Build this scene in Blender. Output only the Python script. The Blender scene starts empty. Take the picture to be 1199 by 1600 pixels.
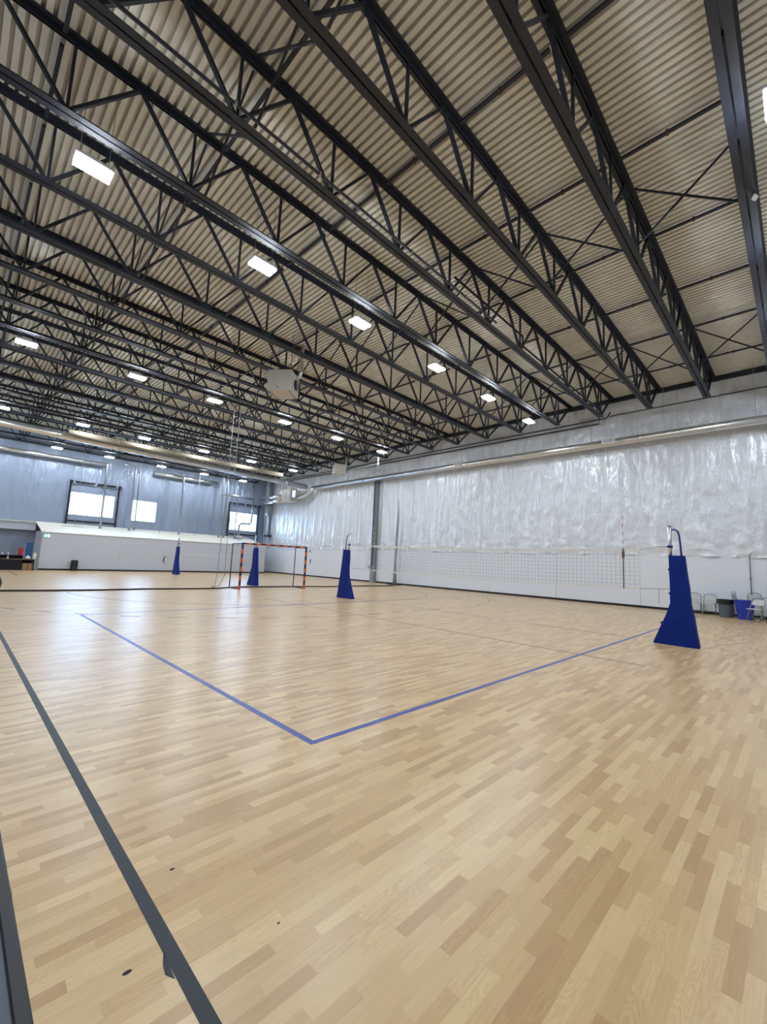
import bpy, math, random
from math import sin, cos, pi, radians
from mathutils import Vector, Matrix, noise
random.seed(7)
S = bpy.context.scene
COL = S.collection

# ------------------------------------------------------------------ camera
CAMH = 1.5
F_PX, YAW, PITCH, ROLL = 663.19, 0.79040, 0.11711, -0.04549
fwd = Vector((sin(YAW)*cos(PITCH), cos(YAW)*cos(PITCH), sin(PITCH)))
rt0 = Vector((cos(YAW), -sin(YAW), 0)); dn0 = fwd.cross(rt0)
rt = rt0*cos(ROLL) + dn0*sin(ROLL); dn = dn0*cos(ROLL) - rt0*sin(ROLL)
cd = bpy.data.cameras.new('camera'); cam = bpy.data.objects.new('camera', cd); COL.objects.link(cam)
cd.sensor_fit = 'VERTICAL'; cd.sensor_height = 36.0; cd.sensor_width = 27.0
cd.lens = F_PX/1600.0*36.0
cd.clip_start = 0.05; cd.clip_end = 300
cam.matrix_world = Matrix(((rt.x, -dn.x, -fwd.x, 0), (rt.y, -dn.y, -fwd.y, 0), (rt.z, -dn.z, -fwd.z, CAMH), (0, 0, 0, 1)))
S.camera = cam

# ------------------------------------------------------------------ world and exposure
W = bpy.data.worlds.new('sky'); S.world = W; W.use_nodes = True
bg = W.node_tree.nodes['Background']
bg.inputs[0].default_value = (0.46, 0.69, 1.0, 1); bg.inputs[1].default_value = 5.5
S.view_settings.view_transform = 'Standard'; S.view_settings.look = 'None'
S.view_settings.gamma = 1.0; S.view_settings.use_curve_mapping = False
S.view_settings.exposure = 1.43
LAMP = 72.0                      # radiance of the lamp lenses
S.cycles.max_bounces = 5; S.cycles.diffuse_bounces = 3; S.cycles.glossy_bounces = 3
S.cycles.use_adaptive_sampling = True; S.cycles.adaptive_threshold = 0.15; S.cycles.use_denoising = True
S.cycles.sample_clamp_indirect = 4.0

# ------------------------------------------------------------------ materials
def new_mat(name):
    m = bpy.data.materials.new(name); m.use_nodes = True
    nt = m.node_tree; return m, nt, nt.nodes['Principled BSDF']

def mat(name, col, rough=0.5, metal=0.0, var=0.08, scale=6.0, bump=0.0, bscale=40.0, spec=0.5, coat=0.0):
    m, nt, b = new_mat(name); N, L = nt.nodes, nt.links
    geo = N.new('ShaderNodeNewGeometry')
    nz = N.new('ShaderNodeTexNoise'); nz.inputs['Scale'].default_value = scale; nz.inputs['Detail'].default_value = 4
    L.new(geo.outputs['Position'], nz.inputs['Vector'])
    mx = N.new('ShaderNodeMix'); mx.data_type = 'RGBA'
    mx.inputs[6].default_value = [max(0, c*(1-var)) for c in col[:3]] + [1]
    mx.inputs[7].default_value = [min(1, c*(1+var)) for c in col[:3]] + [1]
    L.new(nz.outputs[0], mx.inputs[0]); L.new(mx.outputs[2], b.inputs['Base Color'])
    b.inputs['Roughness'].default_value = rough; b.inputs['Metallic'].default_value = metal
    b.inputs['Specular IOR Level'].default_value = spec
    b.inputs['Coat Weight'].default_value = coat
    if bump:
        n2 = N.new('ShaderNodeTexNoise'); n2.inputs['Scale'].default_value = bscale; n2.inputs['Detail'].default_value = 3
        L.new(geo.outputs['Position'], n2.inputs['Vector'])
        bp = N.new('ShaderNodeBump'); bp.inputs['Strength'].default_value = bump; bp.inputs['Distance'].default_value = 0.02
        L.new(n2.outputs[0], bp.inputs['Height']); L.new(bp.outputs[0], b.inputs['Normal'])
    return m

def emit(name, col, strength):
    m, nt, b = new_mat(name)
    b.inputs['Base Color'].default_value = (*col, 1); b.inputs['Emission Color'].default_value = (*col, 1)
    b.inputs['Emission Strength'].default_value = strength
    return m

PW, PL = 0.058, 0.46             # floor strip width and length
def floor_mat():
    m, nt, b = new_mat('strip_wood_vinyl'); N, L = nt.nodes, nt.links
    def math_(op, a, bb=None):
        n = N.new('ShaderNodeMath'); n.operation = op
        for i, x in enumerate((a, bb)):
            if x is None: continue
            if isinstance(x, (int, float)): n.inputs[i].default_value = x
            else: L.new(x, n.inputs[i])
        return n.outputs[0]
    geo = N.new('ShaderNodeNewGeometry'); sp = N.new('ShaderNodeSeparateXYZ'); L.new(geo.outputs['Position'], sp.inputs[0])
    x, y = sp.outputs[0], sp.outputs[1]
    row = math_('FLOOR', math_('DIVIDE', y, PW))
    off = math_('MULTIPLY', math_('FRACT', math_('MULTIPLY', math_('ADD', row, 400), 0.618034)), PL)
    colm = math_('FLOOR', math_('DIVIDE', math_('SUBTRACT', x, off), PL))
    cv = N.new('ShaderNodeCombineXYZ'); L.new(row, cv.inputs[0]); L.new(colm, cv.inputs[1])
    wn = N.new('ShaderNodeTexWhiteNoise'); wn.noise_dimensions = '2D'; L.new(cv.outputs[0], wn.inputs['Vector'])
    ramp = N.new('ShaderNodeValToRGB'); L.new(wn.outputs['Value'], ramp.inputs[0])
    cr = ramp.color_ramp
    cols = [(0.0, (0.515, 0.325, 0.155)), (0.18, (0.56, 0.362, 0.175)), (0.38, (0.61, 0.408, 0.203)),
            (0.60, (0.65, 0.446, 0.228)), (0.82, (0.69, 0.486, 0.253)), (1.0, (0.73, 0.53, 0.28))]
    cr.elements[0].position = 0; cr.elements[1].position = 1
    for p, c in cols[1:-1]: cr.elements.new(p)
    for e, (p, c) in zip(cr.elements, cols): e.position = p; e.color = (*c, 1)
    # grain: stretched noise shifted for each strip, and growth-ring waves
    sc = N.new('ShaderNodeCombineXYZ')
    sh = math_('MULTIPLY', wn.outputs['Value'], 37.0)
    L.new(math_('ADD', math_('MULTIPLY', x, 5.0), sh), sc.inputs[0]); L.new(math_('MULTIPLY', y, 95.0), sc.inputs[1]); L.new(sh, sc.inputs[2])
    nz = N.new('ShaderNodeTexNoise'); nz.inputs['Scale'].default_value = 1.0; nz.inputs['Detail'].default_value = 5; nz.inputs['Roughness'].default_value = 0.6
    L.new(sc.outputs[0], nz.inputs['Vector'])
    sc2 = N.new('ShaderNodeCombineXYZ')
    L.new(math_('ADD', math_('MULTIPLY', x, 2.2), sh), sc2.inputs[0]); L.new(math_('MULTIPLY', y, 11.0), sc2.inputs[1]); L.new(sh, sc2.inputs[2])
    wv = N.new('ShaderNodeTexNoise'); wv.inputs['Scale'].default_value = 1.6; wv.inputs['Detail'].default_value = 1.0
    L.new(sc2.outputs[0], wv.inputs['Vector'])
    rings = math_('SINE', math_('MULTIPLY', wv.outputs[0], 75.0))
    g = math_('ADD', math_('MULTIPLY', math_('SUBTRACT', nz.outputs[0], 0.5), 0.30), math_('MULTIPLY', math_('MULTIPLY', rings, 0.075), math_('POWER', math_('FRACT', math_('MULTIPLY', wn.outputs['Value'], 7.31)), 3.0)))
    g = math_('ADD', g, 1.0)
    mul = N.new('ShaderNodeMix'); mul.data_type = 'RGBA'; mul.blend_type = 'MULTIPLY'; mul.inputs[0].default_value = 1
    gc = N.new('ShaderNodeCombineXYZ'); [L.new(g, gc.inputs[i]) for i in range(3)]
    L.new(ramp.outputs[0], mul.inputs[6]); L.new(gc.outputs[0], mul.inputs[7]); L.new(mul.outputs[2], b.inputs['Base Color'])
    b.inputs['Roughness'].default_value = 0.30; b.inputs['Specular IOR Level'].default_value = 0.5
    bp = N.new('ShaderNodeBump'); bp.inputs['Strength'].default_value = 0.06; bp.inputs['Distance'].default_value = 0.003
    L.new(nz.outputs[0], bp.inputs['Height']); L.new(bp.outputs[0], b.inputs['Normal'])
    return m

def foil_mat(name, col, rough=0.3):
    m, nt, b = new_mat(name); N, L = nt.nodes, nt.links
    geo = N.new('ShaderNodeNewGeometry')
    mp = N.new('ShaderNodeMapping'); mp.inputs['Scale'].default_value = (2.0, 2.0, 0.38); L.new(geo.outputs['Position'], mp.inputs[0])
    n1 = N.new('ShaderNodeTexNoise'); n1.inputs['Scale'].default_value = 1.6; n1.inputs['Detail'].default_value = 5; n1.inputs['Distortion'].default_value = 0.8
    L.new(mp.outputs[0], n1.inputs['Vector'])
    n2 = N.new('ShaderNodeTexNoise'); n2.inputs['Scale'].default_value = 7.0; n2.inputs['Detail'].default_value = 3; n2.inputs['Distortion'].default_value = 1.5
    L.new(geo.outputs['Position'], n2.inputs['Vector'])
    ad = N.new('ShaderNodeMath'); ad.operation = 'MULTIPLY_ADD'; ad.inputs[1].default_value = 0.20
    L.new(n2.outputs[0], ad.inputs[0]); L.new(n1.outputs[0], ad.inputs[2])
    bp = N.new('ShaderNodeBump'); bp.inputs['Strength'].default_value = 0.8; bp.inputs['Distance'].default_value = 0.09
    L.new(ad.outputs[0], bp.inputs['Height']); L.new(bp.outputs[0], b.inputs['Normal'])
    mx = N.new('ShaderNodeMix'); mx.data_type = 'RGBA'
    mx.inputs[6].default_value = [c*0.93 for c in col] + [1]; mx.inputs[7].default_value = [*col, 1]
    L.new(n1.outputs[0], mx.inputs[0]); L.new(mx.outputs[2], b.inputs['Base Color'])
    b.inputs['Roughness'].default_value = rough; b.inputs['Specular IOR Level'].default_value = 0.7
    b.inputs['Metallic'].default_value = 0.13
    return m

def pane_mat():
    m, nt, b = new_mat('window_glass'); N, L = nt.nodes, nt.links
    out = N['Material Output']; tr = N.new('ShaderNodeBsdfTransparent'); tr.inputs[0].default_value = (0.96, 0.98, 1, 1)
    gl = N.new('ShaderNodeBsdfGlossy'); gl.inputs['Roughness'].default_value = 0.03
    fr = N.new('ShaderNodeFresnel'); mx = N.new('ShaderNodeMixShader')
    L.new(fr.outputs[0], mx.inputs[0]); L.new(tr.outputs[0], mx.inputs[1]); L.new(gl.outputs[0], mx.inputs[2]); L.new(mx.outputs[0], out.inputs[0])
    return m

M = dict(
    floor=floor_mat(),
    concrete=mat('grey_concrete', (0.10, 0.12, 0.145), 0.7, var=0.15),
    black=mat('black_vinyl', (0.004, 0.0045, 0.008), 0.5),
    tape=mat('charcoal_tape', (0.014, 0.020, 0.030), 0.55, var=0.2, scale=30),
    bluetape=mat('blue_tape', (0.055, 0.085, 0.34), 0.4, var=0.1),
    thinline=mat('grey_brown_line', (0.17, 0.13, 0.13), 0.4),
    blackline=mat('dark_line', (0.10, 0.08, 0.08), 0.4),
    steel=mat('dark_painted_steel', (0.016, 0.021, 0.034), 0.55, var=0.2, scale=3),
    deck=mat('galvanised_deck', (0.76, 0.735, 0.65), 0.45, metal=0.1, var=0.10, scale=1.2),
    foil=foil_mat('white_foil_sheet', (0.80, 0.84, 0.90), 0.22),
    foilfar=foil_mat('shaded_white_foil', (0.32, 0.39, 0.52), 0.34),  # white foil as on the side wall, its bluish shade painted into the colour
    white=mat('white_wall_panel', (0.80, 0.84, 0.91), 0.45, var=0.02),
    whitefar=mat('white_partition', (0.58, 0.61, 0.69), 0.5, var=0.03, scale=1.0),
    cream=mat('cream_board', (0.78, 0.76, 0.66), 0.6, var=0.04),
    galv=mat('galvanised_metal', (0.72, 0.73, 0.73), 0.28, metal=0.9, var=0.08, scale=5),
    ventmetal=mat('dull_vent_metal', (0.40, 0.44, 0.50), 0.35, metal=0.85),
    beigeduct=mat('floor_tinted_duct', (0.26, 0.225, 0.165), 0.8),  # metal duct, the floor's beige reflection painted into its colour
    greymetal=mat('grey_metal', (0.33, 0.35, 0.37), 0.4, metal=0.5),
    colsteel=mat('grey_column_paint', (0.20, 0.23, 0.26), 0.5),
    pad=mat('royal_blue_vinyl', (0.002, 0.021, 0.21), 0.6, var=0.15, scale=3, bump=0.25, bscale=7, spec=0.2),
    bluepaint=mat('blue_paint', (0.012, 0.03, 0.25), 0.35),
    navy=mat('navy_paint', (0.012, 0.02, 0.09), 0.4),
    orange=mat('orange_paint', (0.75, 0.13, 0.03), 0.45),
    netwhite=mat('white_net_tape', (0.80, 0.80, 0.79), 0.6),
    cord=mat('grey_net_cord', (0.25, 0.26, 0.29), 0.7),
    gathernet=mat('grey_gathered_net', (0.30, 0.31, 0.36), 0.8),
    rope=mat('dark_rope', (0.025, 0.02, 0.022), 0.8),
    redp=mat('red_plastic', (0.50, 0.03, 0.02), 0.4),
    whitep=mat('white_plastic', (0.78, 0.79, 0.80), 0.4),
    heater=mat('beige_enamel', (0.55, 0.53, 0.47), 0.4, var=0.05),
    greybin=mat('grey_bin_plastic', (0.085, 0.115, 0.135), 0.5),
    bluebin=mat('blue_bin_plastic', (0.012, 0.04, 0.42), 0.45),
    chairw=mat('off_white_chair_plastic', (0.54, 0.55, 0.55), 0.45),
    chairm=mat('grey_chair_tube', (0.22, 0.24, 0.25), 0.35, metal=0.4),
    wood=mat('brown_table_wood', (0.16, 0.10, 0.06), 0.5),
    card=mat('brown_cardboard', (0.36, 0.23, 0.12), 0.8),
    cloth=mat('black_table_skirt', (0.004, 0.005, 0.012), 0.8),
    blueboard=mat('blue_board', (0.02, 0.09, 0.24), 0.5),
    signgreen=emit('green_sign_face', (0.02, 0.42, 0.32), 0.5),
    signwhite=emit('white_sign_figure', (0.85, 1.0, 0.97), 1.2),
    lamp=emit('lamp_lens', (0.84, 0.92, 1.0), LAMP),
    housing=mat('white_lamp_housing', (0.7, 0.7, 0.7), 0.4),
    glass=pane_mat(),
)

M['lamp'].cycles.emission_sampling = 'FRONT'
for k_ in ('signgreen', 'signwhite'): M[k_].cycles.emission_sampling = 'NONE'

# ------------------------------------------------------------------ mesh helpers
class MB:
    def __init__(s): s.v = []; s.f = []
    def quad(s, *p):
        n = len(s.v); s.v += [tuple(q) for q in p]; s.f.append(tuple(range(n, n+len(p)))); return s
    def hexa(s, p):
        n = len(s.v); s.v += [tuple(q) for q in p]
        for f in ((0, 3, 2, 1), (4, 5, 6, 7), (0, 1, 5, 4), (1, 2, 6, 5), (2, 3, 7, 6), (3, 0, 4, 7)): s.f.append(tuple(n+i for i in f))
        return s
    def box(s, x0, x1, y0, y1, z0, z1):
        return s.hexa([(x0, y0, z0), (x1, y0, z0), (x1, y1, z0), (x0, y1, z0), (x0, y0, z1), (x1, y0, z1), (x1, y1, z1), (x0, y1, z1)])
    def rbox(s, c, size, rz=0.0, bev=0.0):
        hx, hy, hz = size[0]/2, size[1]/2, size[2]/2
        if not bev:
            loc = [(sx*hx, sy*hy, sz*hz) for sz in (-1, 1) for sx, sy in ((-1, -1), (1, -1), (1, 1), (-1, 1))]
            return s.hexa([(c[0]+x*cos(rz)-y*sin(rz), c[1]+x*sin(rz)+y*cos(rz), c[2]+z) for x, y, z in loc])
        b = bev; ring = [(-hx+b, -hy), (hx-b, -hy), (hx, -hy+b), (hx, hy-b), (hx-b, hy), (-hx+b, hy), (-hx, hy-b), (-hx, -hy+b)]
        inn = [(x*(hx-b)/hx, y*(hy-b)/hy) for x, y in ring]
        lv = [(inn, -hz), (ring, -hz+b), (ring, hz-b), (inn, hz)]; n = len(s.v)
        for rg, z in lv:
            for x, y in rg: s.v.append((c[0]+x*cos(rz)-y*sin(rz), c[1]+x*sin(rz)+y*cos(rz), c[2]+z))
        for k in range(3):
            for i in range(8): s.f.append((n+k*8+i, n+k*8+(i+1) % 8, n+k*8+8+(i+1) % 8, n+k*8+8+i))
        s.f.append(tuple(n+i for i in reversed(range(8)))); s.f.append(tuple(n+24+i for i in range(8)))
        return s
    def bar(s, p, q, w, h, up=(0, 0, 1)):
        p, q = Vector(p), Vector(q); d = (q-p).normalized(); u = Vector(up)
        a = d.cross(u)
        if a.length < 1e-4: a = d.cross(Vector((0, 1, 0)))
        a.normalize(); b = a.cross(d).normalized(); a = a*w/2; b = b*h/2
        return s.hexa([p-a-b, p+a-b, p+a+b, p-a+b, q-a-b, q+a-b, q+a+b, q-a+b])
    def tube(s, pts, r, n=8, cap=True):
        pts = [Vector(p) for p in pts]; rr = r if isinstance(r, (list, tuple)) else [r]*len(pts); base = len(s.v); prev = None
        for i, p in enumerate(pts):
            d = (pts[min(i+1, len(pts)-1)]-pts[max(i-1, 0)]).normalized()
            if prev is None:
                a = d.cross(Vector((0, 0, 1)));  a = a if a.length > 1e-3 else d.cross(Vector((0, 1, 0)))
            else: a = prev - d*prev.dot(d)
            a.normalize(); prev = a; b = d.cross(a)
            for k in range(n): t = 2*pi*k/n; s.v.append(tuple(p + (a*cos(t)+b*sin(t))*rr[i]))
        for i in range(len(pts)-1):
            for k in range(n): s.f.append((base+i*n+k, base+i*n+(k+1) % n, base+(i+1)*n+(k+1) % n, base+(i+1)*n+k))
        if cap:
            s.f.append(tuple(base+k for k in reversed(range(n)))); s.f.append(tuple(base+(len(pts)-1)*n+k for k in range(n)))
        return s
    def lathe(s, prof, c=(0, 0, 0), n=20):
        b = len(s.v)
        for r, z in prof:
            for k in range(n): t = 2*pi*k/n; s.v.append((c[0]+r*cos(t), c[1]+r*sin(t), c[2]+z))
        for i in range(len(prof)-1):
            for k in range(n): s.f.append((b+i*n+k, b+i*n+(k+1) % n, b+(i+1)*n+(k+1) % n, b+(i+1)*n+k))
        s.f.append(tuple(b+k for k in reversed(range(n)))); s.f.append(tuple(b+(len(prof)-1)*n+k for k in range(n)))
        return s
    def extr(s, poly, o, u, v, w):     # polygon in (u,v) at o, extruded by w
        o, u, v, w = Vector(o), Vector(u), Vector(v), Vector(w); n = len(s.v); k = len(poly)
        for a, b in poly: s.v.append(tuple(o+u*a+v*b))
        for a, b in poly: s.v.append(tuple(o+u*a+v*b+w))
        for i in range(k): s.f.append((n+i, n+(i+1) % k, n+k+(i+1) % k, n+k+i))
        s.f.append(tuple(n+i for i in reversed(range(k)))); s.f.append(tuple(n+k+i for i in range(k)))
        return s
    def mesh(s, name, m, off=(0, 0, 0), smooth=False):
        me = bpy.data.meshes.new(name); o = Vector(off)
        me.from_pydata([tuple(Vector(p)-o) for p in s.v], [], s.f); me.materials.append(M[m] if isinstance(m, str) else m)
        if smooth:
            me.polygons.foreach_set('use_smooth', [True]*len(me.polygons))
        me.update(); return me
    def build(s, name, m, parent=None, smooth=False):
        if parent is None:
            xs, ys, zs = zip(*s.v); loc = Vector(((min(xs)+max(xs))/2, (min(ys)+max(ys))/2, min(zs))); world = loc
        else:
            loc = Vector((0, 0, 0)); world = wloc(parent)
        ob = bpy.data.objects.new(name, s.mesh(name, m, world, smooth)); COL.objects.link(ob)
        ob.location = loc; ob.parent = parent
        return ob

def wloc(o):
    v = Vector((0, 0, 0))
    while o is not None: v = v + o.location; o = o.parent
    return v
def empty(name, loc):
    o = bpy.data.objects.new(name, None); COL.objects.link(o); o.location = loc; o.empty_display_size = 0.2; return o
def tag(o, label=None, cat=None, group=None, kind=None):
    for k, x in (('label', label), ('category', cat), ('group', group), ('kind', kind)):
        if x: o[k] = x
    return o
def inst(name, me, parent, loc):
    o = bpy.data.objects.new(name, me); COL.objects.link(o); o.parent = parent; o.location = loc; return o
def copy_tree(o, parent=None):
    c = o.copy(); COL.objects.link(c); c.parent = parent
    for ch in list(o.children): copy_tree(ch, c)
    return c
def struct(o): o['kind'] = 'structure'; return o
ORD = ['first', 'second', 'third', 'fourth', 'fifth', 'sixth', 'seventh', 'eighth', 'ninth', 'tenth', 'eleventh', 'twelfth',
       'thirteenth', 'fourteenth', 'fifteenth', 'sixteenth', 'seventeenth', 'eighteenth', 'nineteenth', 'twentieth']

# ------------------------------------------------------------------ room dimensions
XW, YF = 21.9, 38.6              # foil side wall, far window wall
XL, YB = -8.0, -7.0              # walls behind and beside the camera
ZD = 9.92                        # underside of the roof deck
ZB = 8.53                        # underside of the joists
FX = 0.36                        # edge of the sports floor

# ------------------------------------------------------------------ floor with its strips
fl = MB().box(FX, XW, YB, YF, -0.05, -0.004).build('floor', 'floor'); struct(fl)
PX1, PY0, PY1 = FX+PL*14, -4*PW, 86*PW
fs = MB()
for a in ((FX, XW, YB, PY0), (FX, XW, PY1, YF), (PX1, XW, PY0, PY1)): fs.box(a[0], a[1], a[2], a[3], -0.004, 0.0)
fs.build('floor_surface', 'floor', fl)
def in_view(x, y):
    d = Vector((x, y, -CAMH)); q = d.dot(fwd)
    if q < 0.05: return None
    u, v = 599.5+F_PX*d.dot(rt)/q, 800+F_PX*d.dot(dn)/q
    return (u, v) if -15 < u < 1215 and -15 < v < 1615 else None
def plank_geo(mb, x0, x1, y0, y1):
    g, b = 0.00004, 0.00012
    x0 += g; x1 -= g; y0 += g; y1 -= g; n = len(mb.v)
    mb.v += [(x0, y0, -0.004), (x1, y0, -0.004), (x1, y1, -0.004), (x0, y1, -0.004), (x0, y0, -b), (x1, y0, -b), (x1, y1, -b), (x0, y1, -b),
             (x0+b, y0+b, 0), (x1-b, y0+b, 0), (x1-b, y1-b, 0), (x0+b, y1-b, 0)]
    for k in (0, 4):
        for i in range(4): mb.f.append((n+k+i, n+k+(i+1) % 4, n+k+4+(i+1) % 4, n+k+4+i))
    mb.f.append((n+8, n+9, n+10, n+11))
planks = []
for r in range(-4, 86):
    off = (((r+400)*0.618034) % 1.0)*PL
    j = math.floor((FX-off)/PL)
    while off+j*PL < PX1-1e-6:
        x0, x1 = max(FX, off+j*PL), min(PX1, off+(j+1)*PL)
        if x1-x0 > 0.004: planks.append((x0, x1, r*PW, (r+1)*PW))
        j += 1
vis = sorted((p for p in planks if in_view((p[0]+p[1])/2, (p[2]+p[3])/2)), key=lambda p: math.hypot((p[0]+p[1])/2, (p[2]+p[3])/2))
near = set(vis[:300]); cache = {}
rest = MB()
for p in planks:
    if p in near:
        key = (round(p[1]-p[0], 5))
        if key not in cache:
            mb = MB(); h = (p[1]-p[0])/2; plank_geo(mb, -h, h, -PW/2, PW/2); cache[key] = mb.mesh('plank', 'floor')
        inst('plank', cache[key], fl, Vector(((p[0]+p[1])/2, (p[2]+p[3])/2, 0))-fl.location)
    else: plank_geo(rest, *p)
tag(rest.build('strip_planks', 'floor', fl), kind='stuff')
struct(MB().box(XL, FX-0.048, YB, YF, -0.05, -0.002).build('floor_concrete', 'concrete'))
struct(MB().extr([(0, -0.04), (0.048, -0.04), (0.048, 0.001), (0.038, 0.006), (0.006, 0.006), (0, 0.001)], (FX-0.048, YB, 0), (1, 0, 0), (0, 0, 1), (0, YF-YB, 0)).build('trim_1', 'black'))

# ------------------------------------------------------------------ court markings
def strip(mb, p, q, w, z=0.0012):
    p, q = Vector(p), Vector(q); d = (q-p).normalized(); a = Vector((-d.y, d.x))*w/2
    mb.hexa([(*(p+a*s+d*0)[:2], 0.0) for s in (-1, 1)] + [(*(q+a*s)[:2], 0.0) for s in (1, -1)] + [(*(p+a*s)[:2], z) for s in (-1, 1)] + [(*(q+a*s)[:2], z) for s in (1, -1)])
    return mb
mb = strip(MB(), (0.765, -3), (0.765, 1.70), 0.052); strip(mb, (0.765, 1.70), (0.765, 17.5), 0.052)
mb.extr([(0.735, 1.66), (0.742, 1.80), (0.722, 1.745), (0.715, 1.70)], (0, 0, 0), (1, 0, 0), (0, 1, 0), (0, 0, 0.0012))
tag(mb.build('tape_line', 'tape'), 'wide charcoal tape line on the wood floor, with a torn tab on one edge', 'floor line')
BX0, BX1, BY0, BY1 = 2.27, 20.2, 2.95, 11.75
mb = MB()
for p, q in (((BX0, BY0), (BX1, BY0)), ((BX0, BY1), (BX1, BY1)), ((BX0, BY0-0.025), (BX0, BY1+0.025)), ((BX1, BY0-0.025), (BX1, BY1+0.025))): strip(mb, p, q, 0.062, 0.0014 if p[0] == q[0] else 0.0012)
tag(mb.build('court_boundary_line', 'bluetape'), 'royal blue line marking the rectangle of the volleyball court', 'floor line')
tag(strip(MB(), (8.2, 1.95), (8.2, 14.0), 0.04, 0.0018).build('attack_line', 'thinline'), 'thin brownish line crossing the blue line and ending short of the blue post pad', 'floor line')
tag(strip(MB(), (11.45, 3.0), (11.45, 13.6), 0.03, 0.0018).build('centre_line', 'thinline'), 'thin brownish line on the floor straight below the volleyball net', 'floor line')
GX, GY = 10.85, 17.8
def arc(rad, half, w, dash):
    pts = []; n = 30
    for k in range(n+1): t = radians(180+90*k/n); pts.append((GX-half+rad*cos(t), GY+rad*sin(t)))
    pts += [(GX-half+2*half*k/12, GY-rad) for k in range(1, 12)]
    for k in range(n+1): t = radians(270+90*k/n); pts.append((GX+half+rad*cos(t), GY+rad*sin(t)))
    mb = MB(); run = 0
    for a, b in zip(pts, pts[1:]):
        if b[0] > XW-0.2 or a[0] < 0.9: continue
        L = math.hypot(b[0]-a[0], b[1]-a[1]); m = max(1, int(L/0.1))
        for i in range(m):
            if dash and (run % 9) >= 4: run += 1; continue
            run += 1
            strip(mb, (a[0]+(b[0]-a[0])*i/m, a[1]+(b[1]-a[1])*i/m), (a[0]+(b[0]-a[0])*(i+1)/m, a[1]+(b[1]-a[1])*(i+1)/m), w, 0.0022)
    return mb
tag(arc(6.0, 1.9, 0.04, False).build('goal_area_line', 'thinline'), 'thin solid curved line on the floor around the striped goal', 'floor line')
tag(arc(8.9, 1.9, 0.045, True).build('free_throw_line', 'blackline'), 'dashed curved line on the floor, outside the solid goal arc', 'floor line')
tag(strip(MB(), (2.55, 28.2), (2.55, 32.4), 0.08, 0.002).build('far_court_line', 'blackline'), 'short dark line on the far floor in front of the low table', 'floor line')
for i, (x, y, a, b, n) in enumerate([(0.62, 1.80, 0.016, 0.009, 'dark oval scuff on the floor left of the charcoal tape tear'), (0.92, 2.22, 0.012, 0.008, 'small grey scuff on the floor just right of the charcoal tape'), (1.13, 1.62, 0.007, 0.005, 'tiny dark speck on a pale floor strip near the bottom of the picture')]):
    mb = MB().lathe([(1, 0.0001), (0.8, 0.0009)], n=12); mb.v = [(x+v[0]*a, y+v[1]*b, v[2]) for v in mb.v]
    tag(mb.build('scuff_mark', 'rope'), n, 'scuff')

# ------------------------------------------------------------------ walls
def wrinkle(u, w, z, seed, z0, z1):
    e = min(1, 6*min(u, w-u)/w); ez = min(1, (z1-z)/0.3)
    p = 0.035*sin(pi*max(0, min(1, u/w)))
    f = noise.noise(Vector((u*3.4+seed, z*0.30, seed)))*0.075
    c = noise.noise(Vector((u*2.4+seed*3, z*1.6, 5)))*0.035 + (0.5-abs(noise.noise(Vector((u*3+z*1.0, z*1.7-u*1.6, seed)))))*0.04 + noise.noise(Vector((u*7+z*2, z*6-u*3, seed)))*0.007
    low = math.exp(-((z-z0)/0.9)**2)*noise.noise(Vector((u*1.6+seed, z*7.0, 9)))*0.05
    return (p + (f+c+low)*(0.35+0.65*e))*ez
def foil(parent, axis, u0, u1, z0, z1, m, seed, nu=26, dz=0.09):
    nz = max(4, int((z1-z0)/dz)); mb = MB()
    for j in range(nz+1):
        z = z0+(z1-z0)*j/nz
        for i in range(nu+1):
            u = (u1-u0)*i/nu; d = max(0.004, 0.02+wrinkle(u, u1-u0, z, seed, z0, z1))
            zz = z + (0.05*noise.noise(Vector((u0+u, seed*0.1, 3))) if j == 0 and z0 < 3 and axis == 'x' else 0)
            mb.v.append((XW-d, u0+u, zz) if axis == 'x' else (u0+u, YF-d, zz))
    for j in range(nz):
        for i in range(nu):
            a = j*(nu+1)+i; q = (a, a+1, a+nu+2, a+nu+1); mb.f.append(q if axis == 'y' else tuple(reversed(q)))
    return mb.build('foil_sheet', m, parent, smooth=True)
wr = struct(MB().box(XW, XW+0.2, YB, YF+0.2, -0.05, ZD+0.3).build('wall_right', 'white'))
k = 0; y = YB
while y < YF-0.1:
    y1 = min(y+1.52, YF); foil(wr, 'x', y, y1, 2.31, ZD-0.02, 'foil', 11.3+k*1.7); y = y1; k += 1
y = -6.1
while y < YF-0.1:
    y1 = min(y+3.78, YF-0.01)
    MB().rbox((XW-0.02, (y+y1)/2, 1.20), (0.04, y1-y-0.012, 2.24), 0, 0.004).build('wall_panel', 'white', wr); y = y1
MB().box(XW-0.045, XW-0.002, YB, YF, 2.30, 2.325).build('panel_cap', 'whitep', wr)
struct(MB().extr([(0, 0), (0.05, 0), (0.05, 0.085), (0.04, 0.10), (0, 0.10)], (XW, YB, 0), (-1, 0, 0), (0, 0, 1), (0, YF-YB, 0)).build('baseboard_right', 'black'))
struct(MB().extr([(0, 0), (0.16, 0), (0.16, 0.02), (0.02, 0.02), (0.02, 0.18), (0.16, 0.18), (0.16, 0.2), (0, 0.2)], (XW-0.14, YB, ZD-0.22), (1, 0, 0), (0, 0, 1), (0, YF-YB, 0)).build('trim_2', 'steel'))

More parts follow.
